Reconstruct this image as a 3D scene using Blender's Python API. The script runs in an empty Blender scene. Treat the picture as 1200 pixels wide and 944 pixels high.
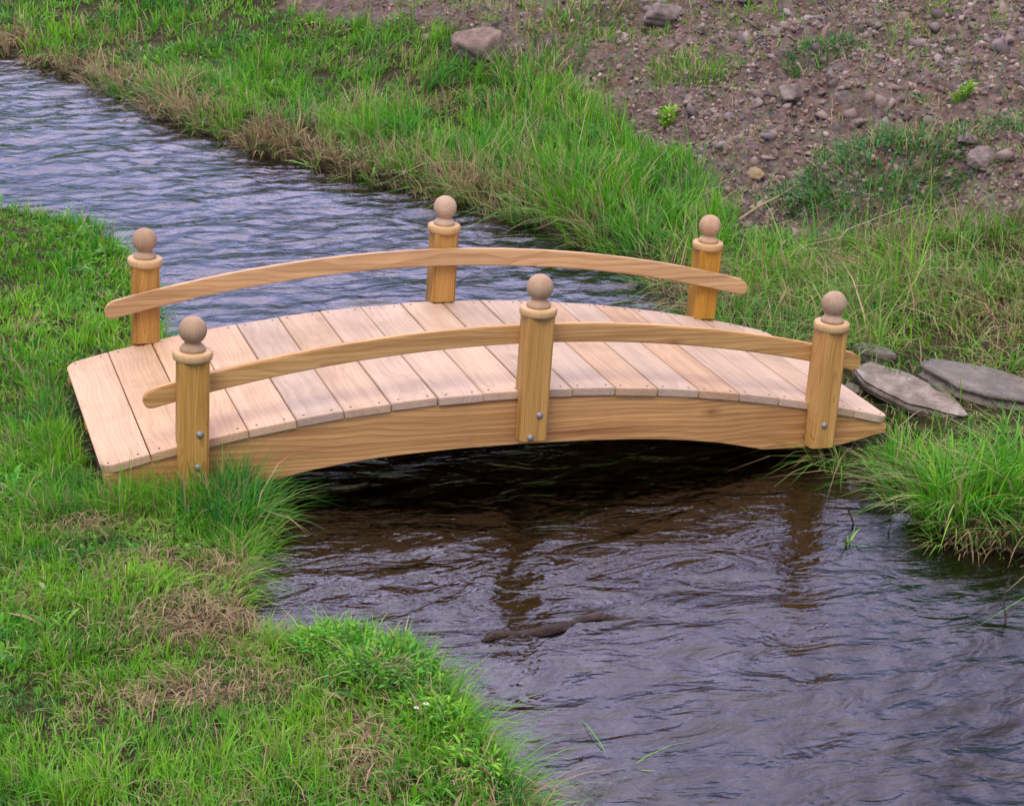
import numpy as np, math
# ---------------------------------------------------------------- noise
def _h(ix, iy, s):
    a = (ix.astype(np.int64)*374761393 + iy.astype(np.int64)*668265263 + s*1442695041) & 0xffffffff
    a = ((a ^ (a >> 13))*1274126177) & 0xffffffff
    a = a ^ (a >> 16)
    return (a & 0xffffff)/float(0xffffff)
def vnoise(x, y, s=0):
    ix = np.floor(x); iy = np.floor(y); fx = x-ix; fy = y-iy
    fx = fx*fx*(3-2*fx); fy = fy*fy*(3-2*fy)
    a = _h(ix, iy, s); b = _h(ix+1, iy, s); c = _h(ix, iy+1, s); d = _h(ix+1, iy+1, s)
    return (a*(1-fx)+b*fx)*(1-fy) + (c*(1-fx)+d*fx)*fy
def fbm(x, y, f, o=3, s=0, g=0.5):
    r = np.zeros_like(x, dtype=float); a = 1.0; t = 0
    for i in range(o):
        c, n = math.cos(.6+i), math.sin(.6+i)
        r += a*(vnoise((x*c-y*n)*f+i*17.3, (x*n+y*c)*f+i*9.1, s+i*7)-.5); t += a; a *= g; f *= 2.03
    return r/t*2                      # about -1..1
def sm(t):
    t = np.clip(t, 0, 1); return t*t*(3-2*t)
# ---------------------------------------------------------------- shorelines
LS = np.array([(-.46,-60),(-.50,-3.6),(-.56,-2.4),(-.59,-2.1),(-.61,-1.7),(-.66,-1.48),(-.82,-1.41),(-.95,-1.36),(-.98,-1.24),(-.87,-.88),(-.83,-.6),(-.80,0),(-.84,1.05),(-.80,1.7),(-.82,2.14),(-.88,2.5),(-1.12,2.76),(-1.4,3.0),(-2.0,3.5),(-3.4,4.7),(-6,6.4),(-12,9),(-60,22)], float)
RS = np.array([(3.2,-60),(2.6,-4),(2.35,-2.6),(1.9,-1.8),(1.5,-1.42),(1.24,-1.22),(1.06,-1.1),(1.04,-.9),(1.08,-.7),(1.0,-.55),(.96,-.3),(1.02,0),(1.1,.5),(1.17,1.1),(1.21,1.5),(1.21,1.9),(1.0,2.43),(.75,2.93),(.44,3.4),(.12,3.88),(-.19,4.6),(-.34,5.17),(-.66,6.05),(-.95,6.7),(-1.9,7.7),(-4,9.4),(-7,11.4),(-13,14.5),(-60,30)], float)
def sdist(P, x, y):
    sh = x.shape; x = x.ravel(); y = y.ravel()
    best = np.full(x.shape, 1e9)
    for (ax, ay), (bx, by) in zip(P[:-1], P[1:]):
        ex, ey = bx-ax, by-ay
        t = np.clip(((x-ax)*ex+(y-ay)*ey)/(ex*ex+ey*ey), 0, 1)
        d = (x-ax-t*ex)**2+(y-ay-t*ey)**2
        best = np.minimum(best, d)
    xs = np.interp(y, P[:, 1], P[:, 0])
    return (np.sqrt(best)*np.sign(x-xs)).reshape(sh)   # positive to the right of the line
def left_d(x, y):  return -sdist(LS, x, y) + .02*fbm(x, y, 7, 3, 5)
def right_d(x, y): return sdist(RS, x, y) + .03*fbm(x, y, 6, 3, 9)
def dirt(x, y, d=None):
    """bare stony soil (1) or turf (0) on the right-hand bank"""
    if d is None: d = right_d(x, y)
    edge = np.interp(y, [-3, -.4, .5, 1.1, 1.5, 1.8, 2.2, 2.7, 3.4, 4.3, 5.0, 5.7, 6.5, 8, 12, 30], [3.4, 2.6, 1.9, 1.25, .68, .40, .45, .80, 1.1, 1.4, 1.5, 1.45, 1.35, 2.2, 5, 9])
    return sm((d-edge+.18*fbm(x, y, 2.6, 3, 31))/.22)
def ground_z(x, y, rough=True):
    x = np.asarray(x, float); y = np.asarray(y, float)
    dl = left_d(x, y); dr = right_d(x, y)
    # stream bed
    w = np.minimum(-dl, -dr)
    bed = -.02-.16*sm(w/.35)-.05*sm(w/.9)+.025*fbm(x, y, 5, 3, 3)+.012*fbm(x, y, 16, 2, 4)
    # left lawn
    zl = (.045+.035*sm((-.75-y)/.5))*sm(dl/.035)+.02*sm(dl/.3)+.035*sm((dl-.6)/2.5)
    zl = zl+.016*fbm(x, y, 3.2, 3, 12)*sm(dl/.15)
    zl = zl+.03*np.exp(-(((x+.80)/.16)**2+((y+1.72)/.22)**2))
    pad = sm((.75-abs(y))/.25)*sm((1.5-abs(x))/.2)      # levelled under the bridge ends
    zl = zl*(1-pad)+np.minimum(zl, .040*sm(dl/.05))*pad
    # right bank and hill
    hill = np.log1p(np.exp(np.clip((dr-1.05)*4, -30, 30)))/4*.44
    cap = 1.5+.25*fbm(x, y, .35, 2, 40)
    hill = cap*(1-np.exp(-hill/cap))
    zr = .05*sm(dr/.06)+.05*sm(dr/.4)+.06*np.clip(dr-.1, 0, 3)+hill
    if rough:
        k = dirt(x, y, dr)
        zr = zr+(.015+.03*k)*fbm(x, y, 2.2, 3, 14)*sm(dr/.3)+k*(.14*fbm(x, y, 2.6, 4, 15)+.075*(.4-np.abs(fbm(x, y, 7, 4, 16, .65))*1.6))
    zr = zr*(1-pad)+np.minimum(zr, .040*sm(dr/.05))*pad
    z = np.where(dl > 0, zl-.02, np.where(dr > 0, zr-.02, bed))
    return z

WA = 1.25; WB = .0135; SKY = .13; CLOUDS = .87; CLOUD_A = (5.6, 5.6, 5.6); CLOUD_B = (11.0, 11.0, 11.0); SUNE = 1.5; EXPO = 0.50; GLOW = 2.5

CAMR = [[0.9438278, -0.3241538, 0.0641356], [-0.0539439, -0.3426388, -0.9379172], [0.3260048, 0.8817726, -0.3408781]]
CAMP = [-1.81663, -5.224, 2.10201]
# ================================================================ blender part
import bpy, bmesh
from mathutils import Vector, Matrix, Euler
PI = math.pi; R = math.radians
C = bpy.context.scene.collection
rng = np.random.default_rng(11)

def tag(o, label=None, cat=None, group=None, kind=None):
    if label: o['label'] = label
    if cat: o['category'] = cat
    if group: o['group'] = group
    if kind: o['kind'] = kind
    return o
def link(name, me, mat, parent=None, loc=None, rot=None):
    o = bpy.data.objects.new(name, me); C.objects.link(o)
    if mat and not me.materials: me.materials.append(mat)
    if parent: o.parent = parent
    if loc is not None: o.location = loc
    if rot is not None: o.rotation_euler = rot
    return o
def empty(name, loc=(0, 0, 0), rz=0):
    o = bpy.data.objects.new(name, None); C.objects.link(o); o.location = loc; o.rotation_euler = (0, 0, rz)
    o.empty_display_size = .1
    return o
def obj(name, bm, mat, parent=None, loc=None, rot=None, smooth=False):
    me = bpy.data.meshes.new(name); bm.normal_update(); bm.to_mesh(me); bm.free()
    if smooth:
        me.polygons.foreach_set('use_smooth', [True]*len(me.polygons))
    return link(name, me, mat, parent, loc, rot)
def np_mesh(name, V, loops, starts, smooth=False):
    me = bpy.data.meshes.new(name)
    me.vertices.add(len(V)); me.vertices.foreach_set('co', np.asarray(V, np.float32).ravel())
    me.loops.add(len(loops)); me.loops.foreach_set('vertex_index', np.asarray(loops, np.int32))
    me.polygons.add(len(starts)); me.polygons.foreach_set('loop_start', np.asarray(starts, np.int32))
    if smooth: me.polygons.foreach_set('use_smooth', np.ones(len(starts), bool))
    me.update(calc_edges=True); me.validate()
    return me
def attr(me, name, vals, typ='FLOAT'):
    a = me.attributes.new(name, typ, 'POINT')
    a.data.foreach_set('value' if typ == 'FLOAT' else 'color', np.asarray(vals, np.float32).ravel())

# ---------------------------------------------------------------- materials
class NT:
    def __init__(s, name):
        s.m = bpy.data.materials.new(name); s.m.use_nodes = True; s.t = s.m.node_tree
        s.t.nodes.clear(); s.out = s.n('ShaderNodeOutputMaterial')
    def n(s, typ, **kw):
        x = s.t.nodes.new(typ)
        for k, v in kw.items():
            if k.startswith('i_'):
                key = k[2:]; key = int(key) if key.isdigit() else key.replace('_', ' ')
                x.inputs[key].default_value = v
            else: setattr(x, k, v)
        return x
    def l(s, a, b): s.t.links.new(a, b)
    def ramp(s, fac, stops, interp='LINEAR'):
        r = s.n('ShaderNodeValToRGB'); cr = r.color_ramp; cr.interpolation = interp
        while len(cr.elements) < len(stops): cr.elements.new(.5)
        for e, (p, c) in zip(cr.elements, stops):
            e.position = p; e.color = (*c, 1) if len(c) == 3 else c
        s.l(fac, r.inputs[0]); return r.outputs[0]
    def mix(s, fac, a, b, mode='MIX'):
        x = s.n('ShaderNodeMix', data_type='RGBA', blend_type=mode, clamp_result=False)
        for sock, v in ((x.inputs[0], fac), (x.inputs[6], a), (x.inputs[7], b)):
            if isinstance(v, (int, float)): sock.default_value = v
            elif isinstance(v, tuple): sock.default_value = (*v, 1)
            else: s.l(v, sock)
        return x.outputs[2]
    def math(s, op, a, b=0.0, c=None):
        x = s.n('ShaderNodeMath', operation=op)
        for i, v in enumerate((a, b) if c is None else (a, b, c)):
            if isinstance(v, (int, float)): x.inputs[i].default_value = v
            else: s.l(v, x.inputs[i])
        return x.outputs[0]
    def noise(s, vec, scale, detail=3, rough=.55, dist=0.0):
        x = s.n('ShaderNodeTexNoise'); x.inputs['Scale'].default_value = scale; x.inputs['Detail'].default_value = detail
        x.inputs['Roughness'].default_value = rough; x.inputs['Distortion'].default_value = dist
        if vec is not None: s.l(vec, x.inputs['Vector'])
        return x.outputs[0]
    def bump(s, h, strength, dist, normal=None):
        b = s.n('ShaderNodeBump'); b.inputs['Strength'].default_value = strength; b.inputs['Distance'].default_value = dist
        s.l(h, b.inputs['Height'])
        if normal is not None: s.l(normal, b.inputs['Normal'])
        return b.outputs[0]
    def principled(s, col, rough=.6, spec=.4, normal=None):
        p = s.n('ShaderNodeBsdfPrincipled')
        if isinstance(col, tuple): p.inputs['Base Color'].default_value = (*col, 1)
        else: s.l(col, p.inputs['Base Color'])
        if isinstance(rough, (int, float)): p.inputs['Roughness'].default_value = rough
        else: s.l(rough, p.inputs['Roughness'])
        p.inputs['Specular IOR Level'].default_value = spec
        if normal is not None: s.l(normal, p.inputs['Normal'])
        s.l(p.outputs[0], s.out.inputs[0]); return p

def wood(name, axis, light, mid, dark, ring=60, contrast=.6, stain=.25, rough=.6, var=.10, off=(.03, .02, -.05), fibre=.25):
    """sawn softwood: growth rings round a wandering heart that runs along `axis`, plus fibres and stains"""
    t = NT(name); tc = t.n('ShaderNodeTexCoord').outputs['Object']; oi = t.n('ShaderNodeObjectInfo').outputs['Random']
    # a different piece of the tree for every board
    cx = t.n('ShaderNodeCombineXYZ'); t.l(t.math('MULTIPLY', oi, 37.0), cx.inputs[0]); t.l(t.math('MULTIPLY', oi, 91.0), cx.inputs[1]); t.l(t.math('MULTIPLY', oi, 53.0), cx.inputs[2])
    add = t.n('ShaderNodeVectorMath', operation='ADD'); t.l(tc, add.inputs[0]); t.l(cx.outputs[0], add.inputs[1]); sv = add.outputs[0]
    ai = 'XYZ'.index(axis)
    def stretched(al, ac):
        m = t.n('ShaderNodeMapping'); sc = [ac]*3; sc[ai] = al; m.inputs['Scale'].default_value = sc; t.l(sv, m.inputs['Vector']); return m.outputs[0]
    wn = t.n('ShaderNodeTexNoise'); wn.inputs['Scale'].default_value = 1; wn.inputs['Detail'].default_value = 2; t.l(stretched(2.2, 7), wn.inputs['Vector'])
    sub = t.n('ShaderNodeVectorMath', operation='SUBTRACT'); t.l(wn.outputs['Color'], sub.inputs[0]); sub.inputs[1].default_value = (.5, .5, .5)
    scl = t.n('ShaderNodeVectorMath', operation='SCALE'); t.l(sub.outputs[0], scl.inputs[0]); scl.inputs['Scale'].default_value = .075
    a2 = t.n('ShaderNodeVectorMath', operation='ADD'); t.l(tc, a2.inputs[0]); t.l(scl.outputs[0], a2.inputs[1])
    m2 = t.n('ShaderNodeMapping'); s2 = [1, 1, 1]; s2[ai] = .06; m2.inputs['Scale'].default_value = s2; m2.inputs['Location'].default_value = off; t.l(a2.outputs[0], m2.inputs['Vector'])
    # random sideways shift of the heart
    rr = t.n('ShaderNodeCombineXYZ'); r1 = t.math('MULTIPLY', t.math('SUBTRACT', t.math('FRACT', t.math('MULTIPLY', oi, 7.31)), .5), .09)
    for k in range(3):
        if k != ai: t.l(r1, rr.inputs[k])
    a3 = t.n('ShaderNodeVectorMath', operation='ADD'); t.l(m2.outputs[0], a3.inputs[0]); t.l(rr.outputs[0], a3.inputs[1])
    w = t.n('ShaderNodeTexWave', wave_type='RINGS', rings_direction=axis, wave_profile='SAW'); w.inputs['Scale'].default_value = ring/6.28; w.inputs['Distortion'].default_value = 0
    t.l(a3.outputs[0], w.inputs['Vector'])
    ringv = t.math('POWER', w.outputs['Fac'], 2.2)
    fib = t.noise(stretched(5, 260), 1, 3, .6)
    fib2 = t.noise(stretched(1.5, 45), 1, 3, .6)
    sta = t.noise(sv, 6, 4, .6, .4)
    f = t.math('MULTIPLY', ringv, contrast)
    col = t.mix(f, light, mid)
    col = t.mix(t.math('MULTIPLY', t.math('POWER', fib2, 2.5), contrast*1.6), col, dark)
    col = t.mix(t.math('MULTIPLY', t.ramp(sta, [(.45, (0, 0, 0)), (.75, (1, 1, 1))]), stain), col, dark)
    kv = t.n('ShaderNodeTexVoronoi'); kv.inputs['Scale'].default_value = 1; kv.inputs['Randomness'].default_value = 1
    km = t.n('ShaderNodeVectorMath', operation='ADD'); t.l(stretched(4.5, 9), km.inputs[0]); t.l(scl.outputs[0], km.inputs[1]); t.l(km.outputs[0], kv.inputs['Vector'])
    kc = t.n('ShaderNodeSeparateColor'); t.l(kv.outputs['Color'], kc.inputs[0]); gate = t.math('GREATER_THAN', kc.outputs[0], .72)
    knot = t.math('MULTIPLY', gate, t.ramp(kv.outputs['Distance'], [(.03, (1, 1, 1)), (.10, (.45, .45, .45)), (.22, (0, 0, 0))]))
    col = t.mix(t.math('MULTIPLY', knot, .75), col, dark)
    g = t.math('MULTIPLY_ADD', fib, fibre*2, 1-fibre)
    gg = t.n('ShaderNodeCombineColor'); [t.l(g, gg.inputs[k]) for k in range(3)]
    col = t.mix(1.0, col, gg.outputs[0], 'MULTIPLY')
    hv = t.n('ShaderNodeHueSaturation'); t.l(col, hv.inputs['Color'])
    t.l(t.math('MULTIPLY_ADD', oi, var*2, 1-var), hv.inputs['Value'])
    t.l(t.math('MULTIPLY_ADD', t.math('FRACT', t.math('MULTIPLY', oi, 13.7)), var*2.5, 1-var*1.2), hv.inputs['Saturation'])
    hb = t.math('ADD', t.math('MULTIPLY', fib, .6), t.math('MULTIPLY', ringv, .3))
    t.principled(hv.outputs[0], rough, .3, t.bump(hb, .35, .0015))
    return t.m

def srgb(r, g, b, k=1.0):
    f = lambda v: ((v/255+.055)/1.055)**2.4 if v > 10 else v/3295
    return (f(r)*k, f(g)*k, f(b)*k)

M = {}
M['plank'] = wood('planed_deck_wood', 'Y', (.64, .46, .325), (.48, .315, .215), (.25, .155, .10), ring=150, contrast=.5, stain=.36, rough=.62, var=.13, fibre=.16)
M['stringer'] = wood('stringer_wood', 'X', (.74, .44, .185), (.52, .26, .092), (.25, .10, .035), ring=120, contrast=1.1, stain=.2, rough=.5, var=.06, off=(0, .05, .03))
M['post'] = wood('post_wood', 'Z', (.68, .40, .12), (.50, .25, .062), (.25, .105, .024), ring=330, contrast=1.0, stain=.1, rough=.5, var=.08, off=(.02, .05, 0))
M['collar'] = wood('collar_wood', 'Z', (.64, .43, .22), (.56, .34, .15), (.38, .2, .09), ring=300, contrast=.4, stain=.1, rough=.5, var=.04)
M['rail'] = wood('rail_wood', 'X', (.77, .50, .235), (.56, .32, .135), (.29, .135, .05), ring=130, contrast=1.0, stain=.16, rough=.5, var=.06, off=(0, .03, .04))
M['finial'] = wood('finial_wood', 'Z', (.54, .385, .27), (.42, .285, .195), (.26, .17, .12), ring=330, contrast=.7, stain=.4, rough=.75, var=.1, fibre=.2)

def simple(name, col, rough=.5, metal=0.0, ns=30, amt=.3):
    t = NT(name); tc = t.n('ShaderNodeTexCoord').outputs['Object']
    n = t.noise(tc, ns, 4, .6)
    c = t.mix(n, tuple(v*(1-amt) for v in col), tuple(v*(1+amt) for v in col))
    p = t.principled(c, rough, .5, t.bump(n, .3, .003)); p.inputs['Metallic'].default_value = metal
    return t.m
M['bolt'] = simple('galvanised_bolt', (.30, .30, .31), .6, .5, 60, .15)
M['screw'] = simple('screw_head', (.12, .09, .08), .5, .6, 60, .2)

# blades: each blade carries its own colour
t = NT('grass_blades'); ca = t.n('ShaderNodeAttribute', attribute_name='tint').outputs['Color']
d = t.n('ShaderNodeBsdfPrincipled'); t.l(ca, d.inputs['Base Color']); d.inputs['Roughness'].default_value = .5; d.inputs['Specular IOR Level'].default_value = .22
tr = t.n('ShaderNodeBsdfTranslucent'); hs = t.n('ShaderNodeHueSaturation'); hs.inputs['Value'].default_value = 1.3; hs.inputs['Saturation'].default_value = 1.1; t.l(ca, hs.inputs['Color']); t.l(hs.outputs[0], tr.inputs[0])
mx = t.n('ShaderNodeMixShader'); mx.inputs[0].default_value = .30; t.l(d.outputs[0], mx.inputs[1]); t.l(tr.outputs[0], mx.inputs[2]); t.l(mx.outputs[0], t.out.inputs[0])
M['grass'] = t.m

def rock_mat(name, a, b, c, scale=12, wet=.75):
    t = NT(name); tc = t.n('ShaderNodeTexCoord').outputs['Object']; oi = t.n('ShaderNodeObjectInfo').outputs['Random']
    n1 = t.noise(tc, scale, 6, .65, .3); n2 = t.noise(tc, scale*7, 4, .7)
    col = t.ramp(n1, [(.3, a), (.5, b), (.72, c)])
    g = t.math('MULTIPLY_ADD', n2, .9, .55); gg = t.n('ShaderNodeCombineColor'); [t.l(g, gg.inputs[k]) for k in range(3)]
    col = t.mix(1.0, col, gg.outputs[0], 'MULTIPLY')
    h = t.math('ADD', n1, t.math('MULTIPLY', n2, .35))
    t.principled(col, wet, .35, t.bump(h, .9, .02)); return t.m
M['rock'] = rock_mat('grey_rock', (.12, .095, .09), (.22, .175, .165), (.33, .27, .25))
M['boulder'] = rock_mat('boulder_rock', (.15, .105, .09), (.25, .18, .155), (.36, .275, .24), 9)
M['slab'] = rock_mat('slab_rock', (.11, .085, .06), (.24, .195, .16), (.44, .39, .35), 14, .6)
M['slab_dark'] = rock_mat('dark_slab_rock', (.09, .08, .068), (.15, .13, .11), (.26, .22, .18), 9, .55)
M['ochre'] = rock_mat('ochre_rock', (.24, .17, .09), (.34, .25, .14), (.42, .33, .2), 14)
t = NT('gravel_stones'); ca = t.n('ShaderNodeAttribute', attribute_name='tint').outputs['Color']; tc = t.n('ShaderNodeTexCoord').outputs['Object']
n = t.noise(tc, 90, 4, .6); g = t.math('MULTIPLY_ADD', n, .8, .6); gg = t.n('ShaderNodeCombineColor'); [t.l(g, gg.inputs[k]) for k in range(3)]
t.principled(t.mix(1.0, ca, gg.outputs[0], 'MULTIPLY'), .8, .3, t.bump(n, .5, .004)); M['gravel'] = t.m
M['log'] = rock_mat('sodden_wood', (.018, .010, .007), (.035, .018, .012), (.07, .035, .022), 16, .3)
M['twig'] = simple('reflected_stem_dark', (.055, .038, .026), .8, 0, 40, .4)  # colour of the solid stems that stand in for water reflections
M['straw'] = simple('dry_stalk', (.34, .26, .15), .8, 0, 30, .4)
M['petal'] = simple('white_petal', (.75, .77, .85), .6, 0, 50, .05)
M['pollen'] = simple('yellow_flower_heart', (.6, .42, .05), .7, 0, 50, .1)

# ground
t = NT('ground_soil'); tc = t.n('ShaderNodeTexCoord').outputs['Object']
k_dirt = t.n('ShaderNodeAttribute', attribute_name='dirt').outputs['Fac']; k_bed = t.n('ShaderNodeAttribute', attribute_name='bed').outputs['Fac']; k_wet = t.n('ShaderNodeAttribute', attribute_name='wet').outputs['Fac']
n1 = t.noise(tc, 1.7, 5, .6, .3); n2 = t.noise(tc, 14, 6, .65, .2); n3 = t.noise(tc, 75, 4, .65)
vo = t.n('ShaderNodeTexVoronoi'); vo.inputs['Scale'].default_value = 34; t.l(tc, vo.inputs['Vector'])
vb = t.n('ShaderNodeTexVoronoi'); vb.inputs['Scale'].default_value = 15; t.l(tc, vb.inputs['Vector'])
turf = t.ramp(n2, [(.3, (.025, .028, .010)), (.5, (.05, .045, .018)), (.7, (.085, .065, .032))])
dc = t.ramp(n2, [(.30, (.065, .046, .041)), (.45, (.18, .13, .118)), (.56, (.25, .185, .168)), (.75, (.37, .29, .265))])
dc = t.mix(t.math('MULTIPLY', n1, .4), dc, (.20, .15, .14)); dc = t.mix(.22, dc, vo.outputs['Color'], 'SOFT_LIGHT')
bc = t.ramp(n2, [(.3, (.022, .018, .009)), (.5, (.05, .042, .02)), (.72, (.10, .08, .045))])
bc = t.mix(t.ramp(n1, [(.45, (0, 0, 0)), (.65, (1, 1, 1))]), bc, (.03, .04, .014))
bvs = t.ramp(vb.outputs['Color'], [(.2, (.5, .5, .5)), (.9, (1.7, 1.6, 1.4))]); bc = t.mix(1.0, bc, bvs, 'MULTIPLY')
col = t.mix(k_dirt, turf, dc); col = t.mix(k_wet, col, (.035, .024, .015)); col = t.mix(k_bed, col, bc)
h = t.math('ADD', t.math('MULTIPLY', n2, .6), t.math('ADD', t.math('MULTIPLY', n3, .3), t.math('MULTIPLY', vo.outputs['Distance'], -.5)))
t.principled(col, .9, .2, t.bump(h, 1.0, .06)); M['ground'] = t.m

# water: clear brownish water, mirror by Fresnel, over a real bed
t = NT('stream_water'); geo = t.n('ShaderNodeNewGeometry').outputs['Position']
mp = t.n('ShaderNodeMapping'); mp.inputs['Rotation'].default_value = (0, 0, R(-22)); mp.inputs['Scale'].default_value = (.62, 1.25, 1); t.l(geo, mp.inputs['Vector'])
w1 = t.noise(mp.outputs[0], 6, 3, .5, 1.1); w2 = t.noise(mp.outputs[0], 30, 3, .55, .8)
h = t.math('ADD', t.math('MULTIPLY', w1, 1.0), t.math('MULTIPLY', w2, .16))
nm = t.bump(h, 1.0, WB)
fr = t.n('ShaderNodeFresnel'); fr.inputs['IOR'].default_value = 1.42; t.l(nm, fr.inputs['Normal'])
gl = t.n('ShaderNodeBsdfGlossy'); gl.inputs['Roughness'].default_value = .04; gl.inputs['Color'].default_value = (1, 1, 1, 1); t.l(nm, gl.inputs['Normal'])
tp = t.n('ShaderNodeBsdfTransparent'); tp.inputs[0].default_value = (.33, .29, .23, 1)
mx = t.n('ShaderNodeMixShader'); t.l(fr.outputs[0], mx.inputs[0]); t.l(tp.outputs[0], mx.inputs[1]); t.l(gl.outputs[0], mx.inputs[2]); t.l(mx.outputs[0], t.out.inputs[0])
M['water'] = t.m

# ---------------------------------------------------------------- ground and water sheets
def axis(a, b, step, far, grow=1.22):
    core = list(np.arange(a, b+1e-6, step)); lo = []; s = step; v = a
    while v > -far: s *= grow; v -= s; lo.append(v)
    hi = []; s = step; v = core[-1]
    while v < far: s *= grow; v += s; hi.append(v)
    return np.array(lo[::-1]+core+hi)
def grid(xs, ys, Z):
    nx, ny = len(xs), len(ys)
    X, Y = np.meshgrid(xs, ys); V = np.stack([X, Y, Z], -1).reshape(-1, 3)
    i = np.arange(nx-1)[None, :]+np.arange(ny-1)[:, None]*nx
    q = np.stack([i, i+1, i+nx+1, i+nx], -1).reshape(-1, 4)
    return V, q.ravel(), np.arange(0, q.size, 4)
xs = axis(-3.0, 4.6, .025, 300); ys = axis(-3.6, 8.5, .027, 300)
X, Y = np.meshgrid(xs, ys)
Z = ground_z(X, Y)
V, lo, st = grid(xs, ys, Z)
me = np_mesh('ground', V, lo, st, True)
dl = left_d(X, Y); dr = right_d(X, Y)
attr(me, 'dirt', dirt(X, Y, dr)*(dr > 0)); attr(me, 'bed', sm((-np.maximum(dl, dr)+.02)/.05)); attr(me, 'wet', sm((.035-Z)/.03))
tag(link('ground', me, M['ground']), kind='structure')
xs = axis(-2.2, 2.8, .022, 60); ys = axis(-3.2, 8.0, .022, 60)
X, Y = np.meshgrid(xs, ys)
def water_z(X, Y):
    c, s = math.cos(.4), math.sin(.4); U = X*c+Y*s; W = -X*s+Y*c
    calm = .25+.75*sm((np.hypot((X-.85)/.5, (Y+.95)/.45)-.7)/.9)     # slack water behind the sedge
    calm = calm*(.7+.6*vnoise(U*.9, W*.9, 77))*(1+.75*sm((Y-.6)/.8))
    e = .0065*fbm(U*.75, W*1.25, 3.6, 3, 61)+.0030*(1-np.abs(fbm(U*.7+.1*fbm(X, Y, 2, 2, 6), W*1.35, 7.5, 3, 63))*2.6)
    return WA*calm*e
V, lo, st = grid(xs, ys, water_z(X, Y))
tag(link('water', np_mesh('water', V, lo, st, True), M['water']), kind='structure')

# ---------------------------------------------------------------- footbridge
HC = .29; RD = 4.835; RR = 4.33; DECK_W = .446
def zd(x): return HC-(RD-math.sqrt(RD*RD-x*x))
bridge = empty('footbridge', (0, 0, 0))
tag(bridge, 'arched wooden footbridge with ball topped posts spanning the stream', 'footbridge')

def column_solid(cols, y0, y1, bevel):
    """cols: list of (x, ztop, zbot); solid between y0 and y1"""
    bm = bmesh.new(); rows = []
    for x, zt, zb in cols: rows.append([bm.verts.new(p) for p in ((x, y0, zb), (x, y1, zb), (x, y1, zt), (x, y0, zt))])
    for a, b in zip(rows[:-1], rows[1:]):
        for k in range(4):
            bm.faces.new((a[k], a[(k+1) % 4], b[(k+1) % 4], b[k]))
    bm.faces.new(rows[0][::-1]); bm.faces.new(rows[-1])
    bmesh.ops.recalc_face_normals(bm, faces=bm.faces)
    if bevel:
        ed = [e for e in bm.edges if len(e.link_faces) == 2 and e.calc_face_angle(0) > .9]
        bmesh.ops.bevel(bm, geom=ed, offset=bevel, segments=2, affect='EDGES', profile=.6)
    return bm
bx = [-1.228, -1.06, -.80, -.65, -.536, -.45, -.343, -.2, 0, .2, .343, .45, .536, .65, .80, 1.06, 1.228]
bz = [.080, .044, .048, .080, .096, .105, .112, .118, .12, .118, .112, .105, .096, .080, .048, .044, .080]
xx = sorted(set([round(v, 4) for v in np.linspace(-1.228, 1.228, 50)]+bx))
cols = [(x, zd(x)-.0255, float(np.interp(x, bx, bz))) for x in xx]
for y in (-.419, 0, .419):
    bm = column_solid([(x, zt, zb) for x, zt, zb in cols], -.019, .019, .002)
    obj('stringer', bm, M['stringer'], bridge, (0, y, 0))
# planks
NP = 18; S0 = -1.251; PW = 2*1.251/NP
scr_me = None
for i in range(NP):
    s = S0+(i+.5)*PW; th = s/RD; x = RD*math.sin(th); zc = HC-RD*(1-math.cos(th))
    hw = PW/2-.0017; hy = DECK_W+rng.uniform(-.002, .0015)
    out = []
    rc = .045
    for sx, sy in ((1, -1), (1, 1), (-1, 1), (-1, -1)):
        outer = (i == 0 and sx < 0) or (i == NP-1 and sx > 0)
        if outer:
            a0 = {(1, -1): -90, (1, 1): 0, (-1, 1): 90, (-1, -1): 180}[(sx, sy)]
            for k in range(7):
                a = R(a0+15*k); out.append((sx*(hw-rc)+rc*math.cos(a), sy*(hy-rc)+rc*math.sin(a)))
        else: out.append((sx*hw, sy*hy))
    bm = bmesh.new(); f = bm.faces.new([bm.verts.new((a, b, -.024)) for a, b in out])
    r = bmesh.ops.extrude_face_region(bm, geom=[f]); bmesh.ops.translate(bm, vec=(0, 0, .024), verts=[v for v in r['geom'] if isinstance(v, bmesh.types.BMVert)])
    bmesh.ops.recalc_face_normals(bm, faces=bm.faces)
    bmesh.ops.bevel(bm, geom=[e for e in bm.edges if e.calc_face_angle(0) > .5], offset=.0022, segments=2, affect='EDGES')
    p = obj('plank', bm, M['plank'], bridge, (x, rng.uniform(-.002, .002), zc+rng.uniform(-.0008, .0008)), (rng.normal(0, .001), th+rng.normal(0, .004), rng.normal(0, .0015)))
    if scr_me is None:
        bm = bmesh.new(); bmesh.ops.create_cone(bm, cap_ends=True, segments=10, radius1=.0036, radius2=.003, depth=.002)
        scr_me = bpy.data.meshes.new('screw'); bm.to_mesh(scr_me); bm.free(); scr_me.materials.append(M['screw'])
    for sy in (-1, 1):
        for sx in (-1, 1): link('screw', scr_me, None, p, (sx*.042+rng.uniform(-.004, .004), sy*.420, .0004))
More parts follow.
